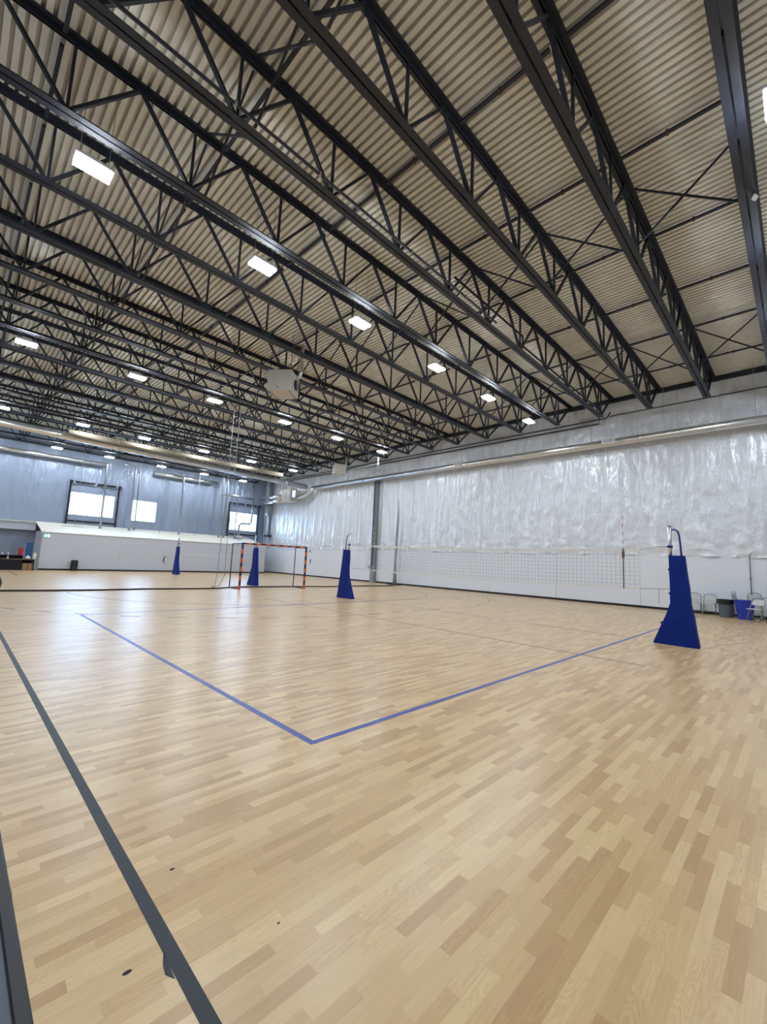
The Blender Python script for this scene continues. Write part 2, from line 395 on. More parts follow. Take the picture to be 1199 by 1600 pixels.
OPEN = [(5.86, 8.70, 3.98, 5.64), (9.95, 11.80, 3.93, 5.58), (18.25, 21.05, 3.90, 5.58)]
xs = [XL, -5, -2, 1.0, 3.4, 5.86, 7.28, 8.70, 9.95, 11.80, 13.4, 15.0, 16.6, 18.25, 19.65, 21.05, XW]
wf = MB()
cells = []
for a, b in zip(xs, xs[1:]):
    o = [q for q in OPEN if q[0] <= a+1e-6 and b <= q[1]+1e-6]
    for z0, z1 in ([(0, ZD)] if not o else [(0, o[0][2]), (o[0][3], ZD)]): cells.append((a, b, z0, z1)); wf.box(a, b, YF, YF+0.2, z0, z1+(0.3 if z1 == ZD else 0))
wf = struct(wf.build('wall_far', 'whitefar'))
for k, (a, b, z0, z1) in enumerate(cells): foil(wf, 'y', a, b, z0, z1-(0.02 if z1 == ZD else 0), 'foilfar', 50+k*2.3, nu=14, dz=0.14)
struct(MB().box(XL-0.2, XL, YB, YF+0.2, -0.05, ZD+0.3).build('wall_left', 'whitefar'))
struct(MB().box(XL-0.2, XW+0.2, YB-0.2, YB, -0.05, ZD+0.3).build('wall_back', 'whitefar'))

# overhead doors and the plain window, each with glass and real depth
def overhead_door(name, x0, x1, o):
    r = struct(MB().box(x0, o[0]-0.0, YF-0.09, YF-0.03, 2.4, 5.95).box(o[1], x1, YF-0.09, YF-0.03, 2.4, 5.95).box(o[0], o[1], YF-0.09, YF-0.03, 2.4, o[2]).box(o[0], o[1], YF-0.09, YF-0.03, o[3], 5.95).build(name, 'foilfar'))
    MB().box(o[0], o[1], YF+0.05, YF+0.058, o[2], o[3]).build('pane', 'glass', r)
    for t in (0.42, ) if name == 'door_1' else (0.28, 0.52, 0.76):
        x = o[0]+(o[1]-o[0])*t; MB().box(x-0.02, x+0.02, YF+0.03, YF+0.07, o[2], o[3]).build('mullion', 'greymetal', r)
    for x in (x0-0.04, x1+0.04):
        MB().extr([(-0.06, 0), (0.06, 0), (0.06, 0.04), (-0.03, 0.04), (-0.03, 0.12), (-0.06, 0.12)], (x, YF-0.10, 2.4), (1, 0, 0), (0, -1, 0), (0, 0, 4.0)).build('track', 'steel', r)
        MB().tube([(x-0.08, YF-0.22, 6.42), (x+0.12, YF-0.22, 6.42)], 0.10, 14).build('drum', 'steel', r)
    c = (x0+x1)/2
    for a, b in ((x0+0.22, c-0.08), (c+0.08, x1-0.22)):
        MB().tube([(a, YF-0.22, 6.42), (b, YF-0.22, 6.42)], 0.065, 12).build('spring', 'black', r)
    MB().tube([(x0-0.15, YF-0.22, 6.42), (x1+0.15, YF-0.22, 6.42)], 0.018, 8).build('shaft', 'greymetal', r)
    MB().box(x0, x1, YF-0.15, YF-0.09, 3.42, 3.56).build('bottom_rail', 'steel', r)
    for z in (2.9, 3.9, 5.75): MB().box(x0+0.02, x1-0.02, YF-0.10, YF-0.088, z-0.008, z+0.008).build('section_joint', 'greymetal', r)
overhead_door('door_1', 5.80, 8.88, OPEN[0]); overhead_door('door_2', 18.15, 21.12, OPEN[2])
o = OPEN[1]
w = MB()
for a in ((o[0]-0.06, o[0], o[2]-0.06, o[3]+0.06), (o[1], o[1]+0.06, o[2]-0.06, o[3]+0.06), (o[0], o[1], o[2]-0.06, o[2]), (o[0], o[1], o[3], o[3]+0.06)): w.box(a[0], a[1], YF-0.08, YF+0.1, a[2], a[3])
w = struct(w.build('window_1', 'greymetal')); MB().box(o[0], o[1], YF+0.05, YF+0.058, o[2], o[3]).build('pane', 'glass', w)

# low white partition room in front of the far wall
P0, P1, PY, PZ = 4.1, 20.15, 34.85, 2.43
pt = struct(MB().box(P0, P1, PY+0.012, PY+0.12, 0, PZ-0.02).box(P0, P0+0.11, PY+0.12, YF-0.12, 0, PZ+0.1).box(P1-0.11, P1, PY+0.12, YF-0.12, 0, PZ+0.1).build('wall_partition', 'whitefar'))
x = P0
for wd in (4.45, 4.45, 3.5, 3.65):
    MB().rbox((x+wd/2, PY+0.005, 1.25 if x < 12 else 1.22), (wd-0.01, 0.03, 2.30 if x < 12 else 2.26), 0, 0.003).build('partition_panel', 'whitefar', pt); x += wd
MB().box(12.95, P1, PY-0.02, PY+0.03, 1.38, 1.41).build('chair_rail', 'whitep', pt)
n = 5
for k in range(n):
    a = P0-0.05+(P1-P0+0.1)*k/n; b = P0-0.05+(P1-P0+0.1)*(k+1)/n-0.008
    MB().hexa([(a, PY-0.06, PZ-0.02), (b, PY-0.06, PZ-0.02), (b, YF-0.10, 3.20), (a, YF-0.10, 3.20), (a, PY-0.06, PZ+0.03), (b, PY-0.06, PZ+0.03), (b, YF-0.10, 3.25), (a, YF-0.10, 3.25)]).build('roof_board', 'cream', pt)
struct(MB().box(P0, P1, PY-0.03, PY, 0, 0.10).build('baseboard_far', 'black'))
lg = struct(MB().box(XL, P0-0.06, YF-0.75, YF-0.12, 2.58, 3.12).build('trim_3', 'whitefar'))
MB().box(XL, P0-0.06, YF-0.80, YF-0.12, 3.12, 3.19).build('ledge_cap', 'cream', lg)

# ------------------------------------------------------------------ roof deck, one child per sheet
ce = struct(MB().box(XL-0.2, XW+0.2, YB-0.2, YF+0.2, ZD+0.10, ZD+0.25).build('ceiling', 'deck'))
prof = [(0, 0), (0.088, 0), (0.097, 0.092), (0.1435, 0.092), (0.1524, 0)]
def deck_sheet(n):
    mb = MB()
    pts = [(k*0.1524+a, b) for k in range(n) for a, b in prof[:-1]] + [(n*0.1524, 0)]
    for (a, b), (c, d) in zip(pts, pts[1:]):
        mb.quad((a, 0, b), (a, YF-YB, b), (c, YF-YB, d), (c, 0, d))
    mb.quad((n*0.1524-0.006, 0, -0.003), (n*0.1524-0.006, YF-YB, -0.003), (n*0.1524+0.004, YF-YB, -0.003), (n*0.1524+0.004, 0, -0.003))
    return mb.mesh('deck_sheet', 'deck')
dm = deck_sheet(6); x = XW-0.02-33*0.9144
while x < XW-0.5: inst('deck_sheet', dm, ce, Vector((x, YB, ZD))-ce.location); x += 0.9144

# ------------------------------------------------------------------ roof joists
JY0, JD = 0.40, 1.955; PANEL = 1.97; XB0 = 0.52-4*PANEL; XB1 = 0.52+10*PANEL
H = ZD-ZB
def chord(x0, x1, flip):
    mb = MB()
    for s in (-1, 1):
        L = [(0.015, 0), (0.125, 0), (0.125, 0.012), (0.027, 0.012), (0.027, 0.11), (0.015, 0.11)]
        L = [(s*a, (H-b) if flip else b) for a, b in L]
        if (s < 0) != flip: L = L[::-1]
        mb.extr(L, (x0, 0, 0), (0, 1, 0), (0, 0, 1), (x1-x0, 0, 0))
    return mb
dia_r = MB().bar((0, 0, 0.05), (PANEL/2, 0, H-0.05), 0.05, 0.075, (0, 1, 0)).mesh('web_diagonal', 'steel')
dia_l = MB().bar((0, 0, 0.05), (-PANEL/2, 0, H-0.05), 0.05, 0.075, (0, 1, 0)).mesh('web_diagonal', 'steel')
ver = MB().bar((0, 0, 0.05), (0, 0, H-0.05), 0.045, 0.05, (0, 1, 0)).mesh('web_vertical', 'steel')
gus = MB().extr([(-0.12, 0.01), (0.12, 0.01), (0.07, 0.15), (-0.07, 0.15)], (0, -0.006, 0), (1, 0, 0), (0, 0, 1), (0, 0.012, 0)).mesh('gusset_plate', 'steel')
brm = MB().bar((0, 0.13, 0), (0, JD-0.13, 0), 0.06, 0.05).mesh('bridging_bar', 'steel')
clip = MB().rbox((0, 0, 0), (0.07, 0.05, 0.085)).mesh('splice_clip', mat('rust_red_clip', (0.07, 0.03, 0.03), 0.6))
xb1 = MB().bar((0, 0.13, 0.02), (0, JD-0.13, H-0.03), 0.035, 0.035).mesh('cross_brace', 'steel')
xb2 = MB().bar((0.05, 0.13, H-0.03), (0.05, JD-0.13, 0.02), 0.035, 0.035).mesh('cross_brace', 'steel')
j0 = empty('roof_joist', (0, JY0, ZB))
inst('bottom_chord', chord(XB0, XB1, False).mesh('bottom_chord', 'steel'), j0, (0, 0, 0))
inst('top_chord', chord(XL+0.02, XW-0.16, True).mesh('top_chord', 'steel'), j0, (0, 0, 0))
for k in range(-4, 11):
    x = 0.52+k*PANEL
    if k > -4: inst('web_diagonal', dia_l, j0, (x, 0, 0))
    if k < 10: inst('web_diagonal', dia_r, j0, (x, 0, 0))
    inst('web_vertical', ver, j0, (x, 0, 0)); inst('gusset_plate', gus, j0, (x, 0, 0))
inst('end_web', MB().bar((XB1-0.05, 0, 0.06), (XW-0.25, 0, H-0.06), 0.06, 0.09, (0, 1, 0)).mesh('end_web', 'steel'), j0, (0, 0, 0))
inst('end_web', MB().bar((XB1-PANEL*0.28, 0, 0.06), (XB1-PANEL*0.1, 0, H-0.06), 0.05, 0.05, (0, 1, 0)).mesh('end_web', 'steel'), j0, (0, 0, 0))
NJ = 20
joists = [j0] + [copy_tree(j0) for _ in range(NJ-1)]
for i, j in enumerate(joists):
    j.location = (0, JY0+JD*i, ZB)
    tag(j, f'dark open-web steel roof joist, {ORD[i]} counting from the top-right corner of the picture', 'roof joist', 'roof joists under the metal deck')
    if i == NJ-1: continue
    for x in (-5.2, -2.4, 0.35, 3.05, 5.82, 8.57, 11.28, 14.02, 16.56, 19.38):
        b = inst('bridging_bar', brm, j, (x, 0, H-0.14))
        if x > 5: inst('splice_clip', clip, b, (0, JD*0.52, 0))
    for x in (-4.0, 2.7, 9.65, 17.0): inst('cross_brace', xb1, j, (x, 0, 0)); inst('cross_brace', xb2, j, (x, 0, 0))
# light conduit strapped along the fourth joist, and its sprinkler-like drop tags
mb = MB().tube([(XB0, 6.02, 8.56), (10.4, 6.02, 8.56)], 0.028, 8)
cdn = mb.build('ceiling_conduit', 'steel', smooth=True); tag(cdn, 'dark conduit pipe running beside the bottom chord of the fourth roof joist', 'conduit')
for x in (-0.5, 2.35, 4.0, 6.6, 8.8): MB().box(x-0.02, x+0.02, 5.985, 6.055, 8.525, 8.60).build('strap', 'greymetal', cdn)
mb = MB().tube([(8.4, 6.10, 8.95), (12.2, 6.10, 8.95), (12.2, 6.10, 8.62), (19.6, 6.10, 8.62)], 0.03, 8)
tag(mb.build('conduit_pipe', 'steel', smooth=True), 'dark stepped conduit pipe above the bottom chord of the fourth roof joist', 'conduit')
tag(MB().lathe([(0.02, 0), (0.055, 0.05), (0.03, 0.10), (0.02, 0.12)], (9.63, 0.29, 8.41), 8).build('scrap', 'whitep'), 'small white scrap hanging from the joist at the right edge of the picture', 'scrap')

# ------------------------------------------------------------------ lamps
ZL = 8.28
LX = [-2.45, 1.03, 4.42, 7.55, 11.18, 14.62, 18.2]; LY = [-0.10, 8.78, 18.4, 28.2, 36.4]  # leftmost column is out of view, added to brighten the near floor
ROWN = ['top right corner row', 'large front row', 'second row', 'third row', 'far row by the windows']
lamp = empty('high_bay_lamp', (0, 0, ZL))
def lloc(mb, name, m, par): o = bpy.data.objects.new(name, mb.mesh(name, m)); COL.objects.link(o); o.parent = par; return o
lloc(MB().rbox((0, 0, 0.075), (0.58, 0.34, 0.07), 0, 0.012), 'housing', 'housing', lamp)
for s in (-1, 1): lloc(MB().rbox((0, s*0.088, 0.022), (0.56, 0.13, 0.044)), 'lens', 'lamp', lamp)
lloc(MB().rbox((0, 0, 0.16), (0.26, 0.12, 0.10), 0, 0.01), 'driver_box', 'housing', lamp)
for s in (-1, 1): lloc(MB().tube([(s*0.22, 0, 0.11), (s*0.22, 0, 1.645)], 0.006, 6), 'hanger_cable', 'greymetal', lamp)
first = True
for r, y in enumerate(LY):
    for c, x in enumerate(LX):
        L_ = lamp if first else copy_tree(lamp); first = False
        L_.location = (x, y + (0 if 1 <= r < 4 else 0), ZL)
        n = 6-c
        tag(L_, f'glowing white LED lamp in the {ROWN[r]}, {ORD[n]} from the foil wall', 'lamp', f'lamps in the {ROWN[r]}')

# ------------------------------------------------------------------ volleyball posts in blue pads
def make_post():
    r = empty('volleyball_post', (0, 0, 0))   # pole at the origin, court side towards +y
    def add(mb, name, m, par=r, sm=False): o = bpy.data.objects.new(name, mb.mesh(name, m, (0, 0, 0), sm)); COL.objects.link(o); o.parent = par; return o
    # wrapped pad: rings (front y, back y, half width) from the floor up
    rings = [(0.0, 0.36, -0.47, 0.115), (0.05, 0.35, -0.47, 0.115), (0.30, 0.245, -0.435, 0.112), (0.60, 0.12, -0.395, 0.108), (0.84, 0.03, -0.365, 0.103),
             (0.90, 0.012, -0.35, 0.098), (1.00, 0.018, -0.345, 0.096), (1.25, 0.02, -0.325, 0.088), (1.50, 0.022, -0.305, 0.080), (1.75, 0.024, -0.285, 0.073), (1.93, 0.026, -0.27, 0.068)]
    mb = MB(); n = 28
    for z, f, b, hw in rings:
        per = []
        for k in range(n):      # rounded rectangle perimeter
            t = k/n*4; e = int(t); u = t-e
            p = [(-hw+2*hw*u, f), (hw, f+(b-f)*u), (hw-2*hw*u, b), (-hw, b+(f-b)*u)][e]
            cx, cy = 0, (f+b)/2; dx, dy = p[0]/hw, (p[1]-cy)/((f-b)/2)
            q = 1-0.035*max(0, abs(dx)+abs(dy)-1.6)
            per.append((p[0]*q + 0.006*sin(7*z+k), cy+(p[1]-cy)*q + 0.008*sin(9*z+k*0.9)*(0.3 < z < 1.4), z))
        mb.v += per
    for j in range(len(rings)-1):
        for k in range(n): mb.f.append((j*n+k, j*n+(k+1) % n, (j+1)*n+(k+1) % n, (j+1)*n+k))
    mb.f.append(tuple(range(n))[::-1]); mb.f.append(tuple((len(rings)-1)*n+k for k in range(n)))
    pad = add(mb, 'pad_cover', 'pad')
    for z in (0.45, 1.1, 1.62): add(MB().rbox((0.0, 0.03 if z > 0.8 else 0.20, z), (0.10, 0.03, 0.05)), 'fastener_strap', 'navy', pad)
    add(MB().tube([(-0.085, 0.0, 0.88), (-0.097, -0.12, 0.98), (-0.090, -0.30, 1.14)], 0.012, 6), 'crease', 'pad', pad)
    add(MB().tube([(0, 0.0, 1.90), (0, 0.0, 2.58)], 0.038, 14, True), 'pole', 'galv', sm=True)
    add(MB().tube([(0, 0.0, 2.50), (0, -0.09, 2.51), (0, -0.15, 2.47), (0, -0.175, 2.38), (0, -0.19, 2.20), (0, -0.205, 1.90)], 0.019, 10), 'winch_rail', 'bluepaint', sm=True)
    add(MB().rbox((0, 0.0, 2.125), (0.10, 0.10, 0.06), 0, 0.012), 'collar', 'bluepaint')
    add(MB().tube([(0, 0.04, 2.125), (0, 0.24, 2.13)], 0.010, 8), 'net_hook', 'greymetal')
    add(MB().rbox((0, 0, 2.585), (0.085, 0.085, 0.03), 0, 0.01), 'pole_cap', 'greymetal')
    add(MB().rbox((0, -0.05, 0.025), (0.20, 0.78, 0.05)), 'base_plate', 'navy')
    return r
post = make_post()
POSTS = [(11.24, 2.09, 0, 'large blue padded volleyball post near the folding chairs, closest to the camera'),
         (11.30, 13.05, pi, 'blue padded volleyball post at the far end of the net, right of the goal'),
         (11.20, 20.45, 0, 'blue padded volleyball post standing behind the striped goal'),
         (11.20, 31.0, pi, 'small distant blue padded volleyball post before the white partition')]
for i, (x, y, rz, lab) in enumerate(POSTS):
    p = post if i == 0 else copy_tree(post); p.location = (x, y, 0); p.rotation_euler = (0, 0, rz)
    tag(p, lab, 'volleyball post', 'padded volleyball posts')

# ------------------------------------------------------------------ volleyball net
NX, N0, N1 = 11.3, 2.72, 12.0
def sagt(t): return 2.03-0.05*sin(pi*t)+0.03*t
def sagb(t): return 1.16-0.06*sin(pi*t)+0.02*t
net = empty('volleyball_net', (NX, (N0+N1)/2, 1.1)); tag(net, 'white taped volleyball net stretched between the two padded posts', 'net')
mb = MB(); nv = 93
for k in range(nv):
    t = k/(nv-1); y = N0+(N1-N0)*t; mb.bar((NX, y, sagb(t)), (NX, y, sagt(t)), 0.004, 0.004, (1, 0, 0))
for r in range(1, 9):
    for k in range(12):
        a, b = k/12, (k+1)/12; z = lambda t: sagb(t)+(sagt(t)-sagb(t))*r/9
        mb.bar((NX, N0+(N1-N0)*a, z(a)), (NX, N0+(N1-N0)*b, z(b)), 0.004, 0.004)
tag(mb.build('netting', 'cord', net), kind='stuff')
def tape(name, fz, h):
    mb = MB()
    for k in range(16):
        a, b = k/16, (k+1)/16; ya, yb = N0+(N1-N0)*a, N0+(N1-N0)*b
        mb.hexa([(NX-0.006, ya, fz(a)-h/2), (NX+0.006, ya, fz(a)-h/2), (NX+0.006, yb, fz(b)-h/2), (NX-0.006, yb, fz(b)-h/2), (NX-0.006, ya, fz(a)+h/2), (NX+0.006, ya, fz(a)+h/2), (NX+0.006, yb, fz(b)+h/2), (NX-0.006, yb, fz(b)+h/2)])
    mb.build(name, 'netwhite', net)
tape('top_tape', lambda t: sagt(t)+0.02, 0.07); tape('bottom_tape', sagb, 0.04)
for y, t in ((N0, 0), (N1, 1)): MB().box(NX-0.005, NX+0.005, y-0.02, y+0.02, sagb(t), sagt(t)).build('side_tape', 'netwhite', net)
for y, t in ((3.05, 0.04), (11.65, 0.965)):
    a = MB().tube([(NX-0.02, y, sagb(t)-0.02), (NX-0.02, y, sagt(t)+0.06)], 0.011, 8).build('antenna', 'rope', net)
    for q in range(8):
        z = sagt(t)+0.06+q*0.1; MB().tube([(NX-0.02, y, z), (NX-0.02, y, z+0.1)], 0.007, 8).build('antenna_stripe', 'redp' if q % 2 else 'netwhite', a)
    MB().rbox((NX-0.02, y, sagt(t)-0.09), (0.05, 0.05, 0.16), 0, 0.01).build('antenna_clamp', 'wood', net)
for (p, q) in (((NX, N0, 2.05), (NX, 2.3, 2.13)), ((NX, N0, 1.16), (NX, 2.12, 1.19)), ((NX, N1, 2.08), (NX, 12.8, 2.13)), ((NX, N1, 1.18), (NX, 12.98, 1.2))): MB().tube([p, q], 0.007, 6).build('tension_cord', 'cord', net)
MB().tube([(NX, 2.34, 1.17), (NX, 2.35, 0.84)], 0.006, 6).build('loose_cord_end', 'cord', net)

# ------------------------------------------------------------------ striped goal
g = empty('handball_goal', (10.85, 17.8, 0)); tag(g, 'open goal frame with orange and navy striped posts and crossbar', 'goal')
GX0, GX1, GYF, GYB = 9.15, 12.58, 17.80, 18.75
def striped(p, q, n, first, name):
    p, q = Vector(p), Vector(q); up = (0, 1, 0)
    par = MB().bar(p, q, 0.074, 0.074, up).build(name, 'navy', g)
    for k in range(n):
        if (k+first) % 2 == 0: continue
        a, b = p+(q-p)*k/n, p+(q-p)*(k+1)/n
        MB().bar(a, b, 0.081, 0.081, up).build('orange_stripe', 'orange', par)
striped((GX0, GYF, 0), (GX0, GYF, 2.0), 10, 1, 'left_post'); striped((GX1, GYF, 0), (GX1, GYF, 2.0), 10, 1, 'right_post')
striped((GX0-0.04, GYF, 2.04), (GX1+0.04, GYF, 2.04), 15, 0, 'crossbar')
for x in (GX0, GX1):
    MB().tube([(x, GYB, 0.03), (x, GYB, 2.03)], 0.024, 10).build('back_upright', 'navy', g, True)
    MB().tube([(x, GYF, 2.03), (x, GYB, 2.03)], 0.022, 10).build('top_arm', 'navy', g, True)
    MB().tube([(x, GYF, 0.03), (x, GYB, 0.03)], 0.022, 10).build('ground_bar', 'navy', g, True)
MB().tube([(GX0, GYB, 0.03), (GX1, GYB, 0.03)], 0.02, 10).build('back_ground_bar', 'navy', g, True)
MB().tube([(GX1, GYB, 1.95), (GX1-0.5, GYB-0.1, 1.86), (GX1-0.9, GYB-0.15, 1.85)], 0.006, 6).build('loose_net_cord', 'cord', g)

# ------------------------------------------------------------------ divider net between the two courts (hem rope, hanging cords, gathered ends)
dv = empty('divider_net', (9, 18.4, 0)); tag(dv, 'dark hem rope and hanging cords of a divider net across the hall', 'divider net')
hem = [(1.1, 18.5), (2.6, 18.32), (4.1, 18.28), (5.5, 18.5), (7.3, 18.33), (8.4, 18.36), (9.66, 19.0), (12.2, 19.0), (14.97, 18.6), (17.7, 18.85), (19.0, 18.75), (19.85, 18.66), (21.1, 19.6)]
MB().tube([(x, y, 0.028) for x, y in hem], 0.028, 8).build('hem_rope', 'rope', dv, True)
for x, y, s in ((8.40, 18.40, 0.0), (8.72, 18.45, 0.3)):
    MB().tube([(x+0.10, y, 8.5), (x+0.06, y, 4.2), (x, y, 1.6), (x-0.03+s*0.2, y, 0.6), (x-0.1-s*0.3, y, 0.15), (x-0.25-s, y, 0.03)], 0.012, 6).build('hanging_cord', 'cord', dv, True)
def gathered(pts, rad, name, m):
    mb = MB(); n = 14
    for p, r in zip(pts, rad):
        for k in range(n): t = 2*pi*k/n; q = r*(1+0.35*sin(3*t+p[2])+0.15*sin(7*t)); mb.v.append((p[0]+q*cos(t)*0.6, p[1]+q*sin(t), p[2]))
    for j in range(len(pts)-1):
        for k in range(n): mb.f.append((j*n+k, j*n+(k+1) % n, (j+1)*n+(k+1) % n, (j+1)*n+k))
    mb.f.append(tuple(range(n))[::-1]); mb.f.append(tuple((len(pts)-1)*n+k for k in range(n)))
    return mb.build(name, m, dv, True)
gathered([(21.25, 19.7, 0.02), (21.25, 19.68, 0.9), (21.25, 19.68, 1.6), (21.25, 19.66, 2.4), (21.25, 19.64, 3.4), (21.25, 19.62, 4.6), (21.25, 19.6, 5.8)], [0.14, 0.10, 0.08, 0.08, 0.08, 0.06, 0.015], 'gathered_net', 'gathernet')
MB().rbox((21.2, 19.7, 0.02), (0.5, 0.9, 0.04), 0, 0.015).build('net_foot_bar', 'rope', dv)
mb = MB().lathe([(0.16, 0.0), (0.22, 0.12), (0.20, 0.3), (0.13, 0.48), (0.05, 0.56)], (1.10, 18.45, 0), 14); mb.v = [(x+0.03*sin(9*z+y*5), y+0.03*cos(11*x), z) for x, y, z in mb.v]
mb.build('net_bundle', 'rope', dv, True)

# ------------------------------------------------------------------ steel column on the side wall, small wall fittings
c = MB()
c.box(21.62, 21.85, 22.10, 22.13, 0, 7.5).box(21.62, 21.85, 22.47, 22.50, 0, 7.5).box(21.72, 21.75, 22.13, 22.47, 0, 7.5)
c = c.build('wall_column', 'colsteel'); tag(c, 'grey steel column standing against the foil side wall', 'column')
MB().extr([(0, 0), (0.40, 0), (0.40, 0.9), (0.75, 1.18), (-0.05, 1.18), (0, 0.9)], (21.60, 22.10, 0), (0, 1, 0), (0, 0, 1), (0.03, 0, 0)).build('flared_guard', 'greymetal', c)
tag(MB().rbox((XW-0.07, 30.3, 2.15), (0.06, 0.16, 0.24), 0, 0.01).build('thermostat', 'greymetal'), 'small grey thermostat box at the top of the white wall panel', 'thermostat')
t = MB().rbox((XW-0.06, 30.2, 1.25), (0.05, 0.10, 0.42), 0, 0.01).build('wall_switch', 'greymetal'); tag(t, 'grey switch box halfway up the white wall right of the goal', 'switch')
MB().rbox((XW-0.10, 30.2, 1.30), (0.05, 0.05, 0.10)).build('toggle', 'black', t)
cp = MB().tube([(XW-0.075, 1.46, 0.12), (XW-0.075, 1.46, 2.31), (XW-0.12, 1.46, 2.40), (XW-0.14, 1.40, 2.5)], 0.018, 8).build('wall_conduit', 'greymetal', smooth=True); tag(cp, 'thin grey conduit running up the white wall above the blue bin', 'conduit')
for z in (0.6, 1.5): MB().box(XW-0.105, XW-0.04, 1.42, 1.50, z, z+0.03).build('pipe_clip', 'greymetal', cp)

# ------------------------------------------------------------------ ducts and pipes
def duct(name, pts, r, label, rings=True, n=20, m='galv'):
    d = MB().tube(pts, r, n).build(name, m, smooth=True); tag(d, label, 'duct')
    if rings:
        for p, q in zip(pts, pts[1:]):
            p, q = Vector(p), Vector(q); L = (q-p).length; k = int(L/3.05)
            for i in range(1, k+1):
                c = p+(q-p).normalized()*(i*3.05-0.6)
                dd = (q-p).normalized()*0.03
                MB().tube([c-dd, c+dd], r*1.06, n).build('band', m, d, True)
    return d
d = duct('wall_duct', [(21.15, YB+0.3, 7.56), (21.15, 29.6, 7.50)], 0.17, 'long round galvanised duct running high along the foil side wall')
for y in (6.2, 14.6):
    q = MB().rbox((21.02, y, 7.60), (0.16, 0.56, 0.26), 0, 0.01).build('register', 'whitep', d)
    MB().box(20.93, 20.945, y-0.23, y+0.23, 7.51, 7.69).build('grille', 'greymetal', q)
for y in range(-5, 29, 3): MB().tube([(21.15, y, 7.70), (21.15, y, ZD+0.005)], 0.008, 6).build('hanger_rod', 'greymetal', d)
duct('spiral_duct', [(-6.5, 30.1, 8.04), (1.1, 30.1, 7.96), (20.9, 30.1, 7.58)], 0.20, 'long shiny spiral duct crossing the hall below the far lamps')
duct('beige_duct', [(3.95, 29.1, 7.97), (17.8, 29.1, 7.97)], 0.16, 'shorter beige-tinted duct beside the shiny spiral duct', m='beigeduct')
for o_, ya, za in ((bpy.data.objects['beige_duct'], 29.1, 8.12), (bpy.data.objects['spiral_duct'], 30.1, 7.95)):
    for x in (4.6, 7.6, 10.6, 13.6, 16.6): MB().tube([(x, ya, za), (x, ya, ZD+0.005)], 0.008, 6).build('hanger_rod', 'greymetal', o_)
duct('far_wall_duct', [(-4.0, 38.0, 7.95), (7.9, 38.0, 7.95)], 0.15, 'bright round duct along the top of the window wall, above the first overhead door')
duct('short_wall_duct', [(11.2, 38.0, 7.95), (16.6, 38.0, 7.95)], 0.15, 'short bright round duct along the top of the window wall, right of the plain window')
def pipes(name, pts, r, label, m='steel'): o = MB().tube(pts, r, 8).build(name, m, smooth=True); tag(o, label, 'pipe'); return o
pipes('sprinkler_pipe', [(21.65, 36.0, 8.66), (21.65, 6.8, 8.72), (20.9, 6.55, 8.98)], 0.035, 'dark pipe along the foil wall that bends up to the joist, lower of the two')
pipes('gas_pipe', [(21.74, 36.0, 8.86), (21.74, 6.5, 8.96), (21.2, 6.15, 9.02)], 0.03, 'dark pipe along the foil wall, upper one of the pair that bends to the joist')
pipes('thin_wall_pipe', [(21.78, 6.4, 9.04), (21.78, YB+0.2, 9.04)], 0.022, 'thin dark pipe along the foil wall under the nearest joist ends')
# vent pipes through the partition roof
VP = [(7.74, 37.5, 8.0, 0, 'grey vent pipe in front of the first overhead door window'), (9.67, 37.5, 8.15, -0.9, 'grey vent pipe with an elbow on top, left of the plain window'),
      (10.12, 37.9, 7.75, -0.3, 'grey vent pipe crossing the plain window'), (13.40, 37.5, 8.15, -0.7, 'grey vent pipe with an elbow, halfway along the partition roof'),
      (16.85, 37.4, 8.55, 0, 'left one of the close pair of vent pipes beside the last overhead door'), (17.35, 37.6, 8.5, 0, 'right one of the close pair of vent pipes beside the last overhead door'),
      (18.32, 37.4, 7.9, 0, 'thin vent pipe crossing the left part of the last overhead door window')]
for i, (x, y, zt, e, lab) in enumerate(VP):
    zb_ = PZ+(y-PY)/(YF-PY)*0.77
    r = 0.075 if i not in (2, 6) else 0.055
    pts = [(x, y, zb_), (x, y, zt-0.12)] + ([(x+e*0.12, y, zt), (x+e, y, zt)] if e else [(x, y, zt+0.05)])
    p = MB().tube(pts, r, 12).build('vent_pipe', 'ventmetal', smooth=True); tag(p, lab, 'vent pipe', 'vent pipes on the partition roof')
    MB().tube([(x, y, zb_+0.0), (x, y, zb_+0.12)], r*1.5, 12).build('flashing', 'greymetal', p, True)
    MB().tube([(x, y, zb_+1.6), (x, y, zb_+1.66)], r*1.18, 12).build('joint_band', 'greymetal', p, True)
p = MB().tube([(19.95, 37.5, 8.5), (19.95, 37.5, 4.75), (19.8, 37.5, 4.52), (18.95, 37.5, 4.48), (18.75, 37.5, 4.3), (18.72, 37.5, 3.1)], 0.10, 12).build('bent_vent_pipe', 'ventmetal', smooth=True)
tag(p, 'grey vent pipe bent in an S across the last overhead door window', 'vent pipe', 'vent pipes on the partition roof')
MB().rbox((18.72, 37.45, 3.22), (0.6, 0.5, 0.22), 0, 0.02).build('roof_curb', 'galv', p)
cb = MB().tube([(16.7, 37.17, 6.98), (19.8, 37.17, 6.85)], 0.11, 12).build('crossover_duct', 'ventmetal', smooth=True); tag(cb, 'short horizontal duct joining the vent pipes above the last overhead door', 'duct')
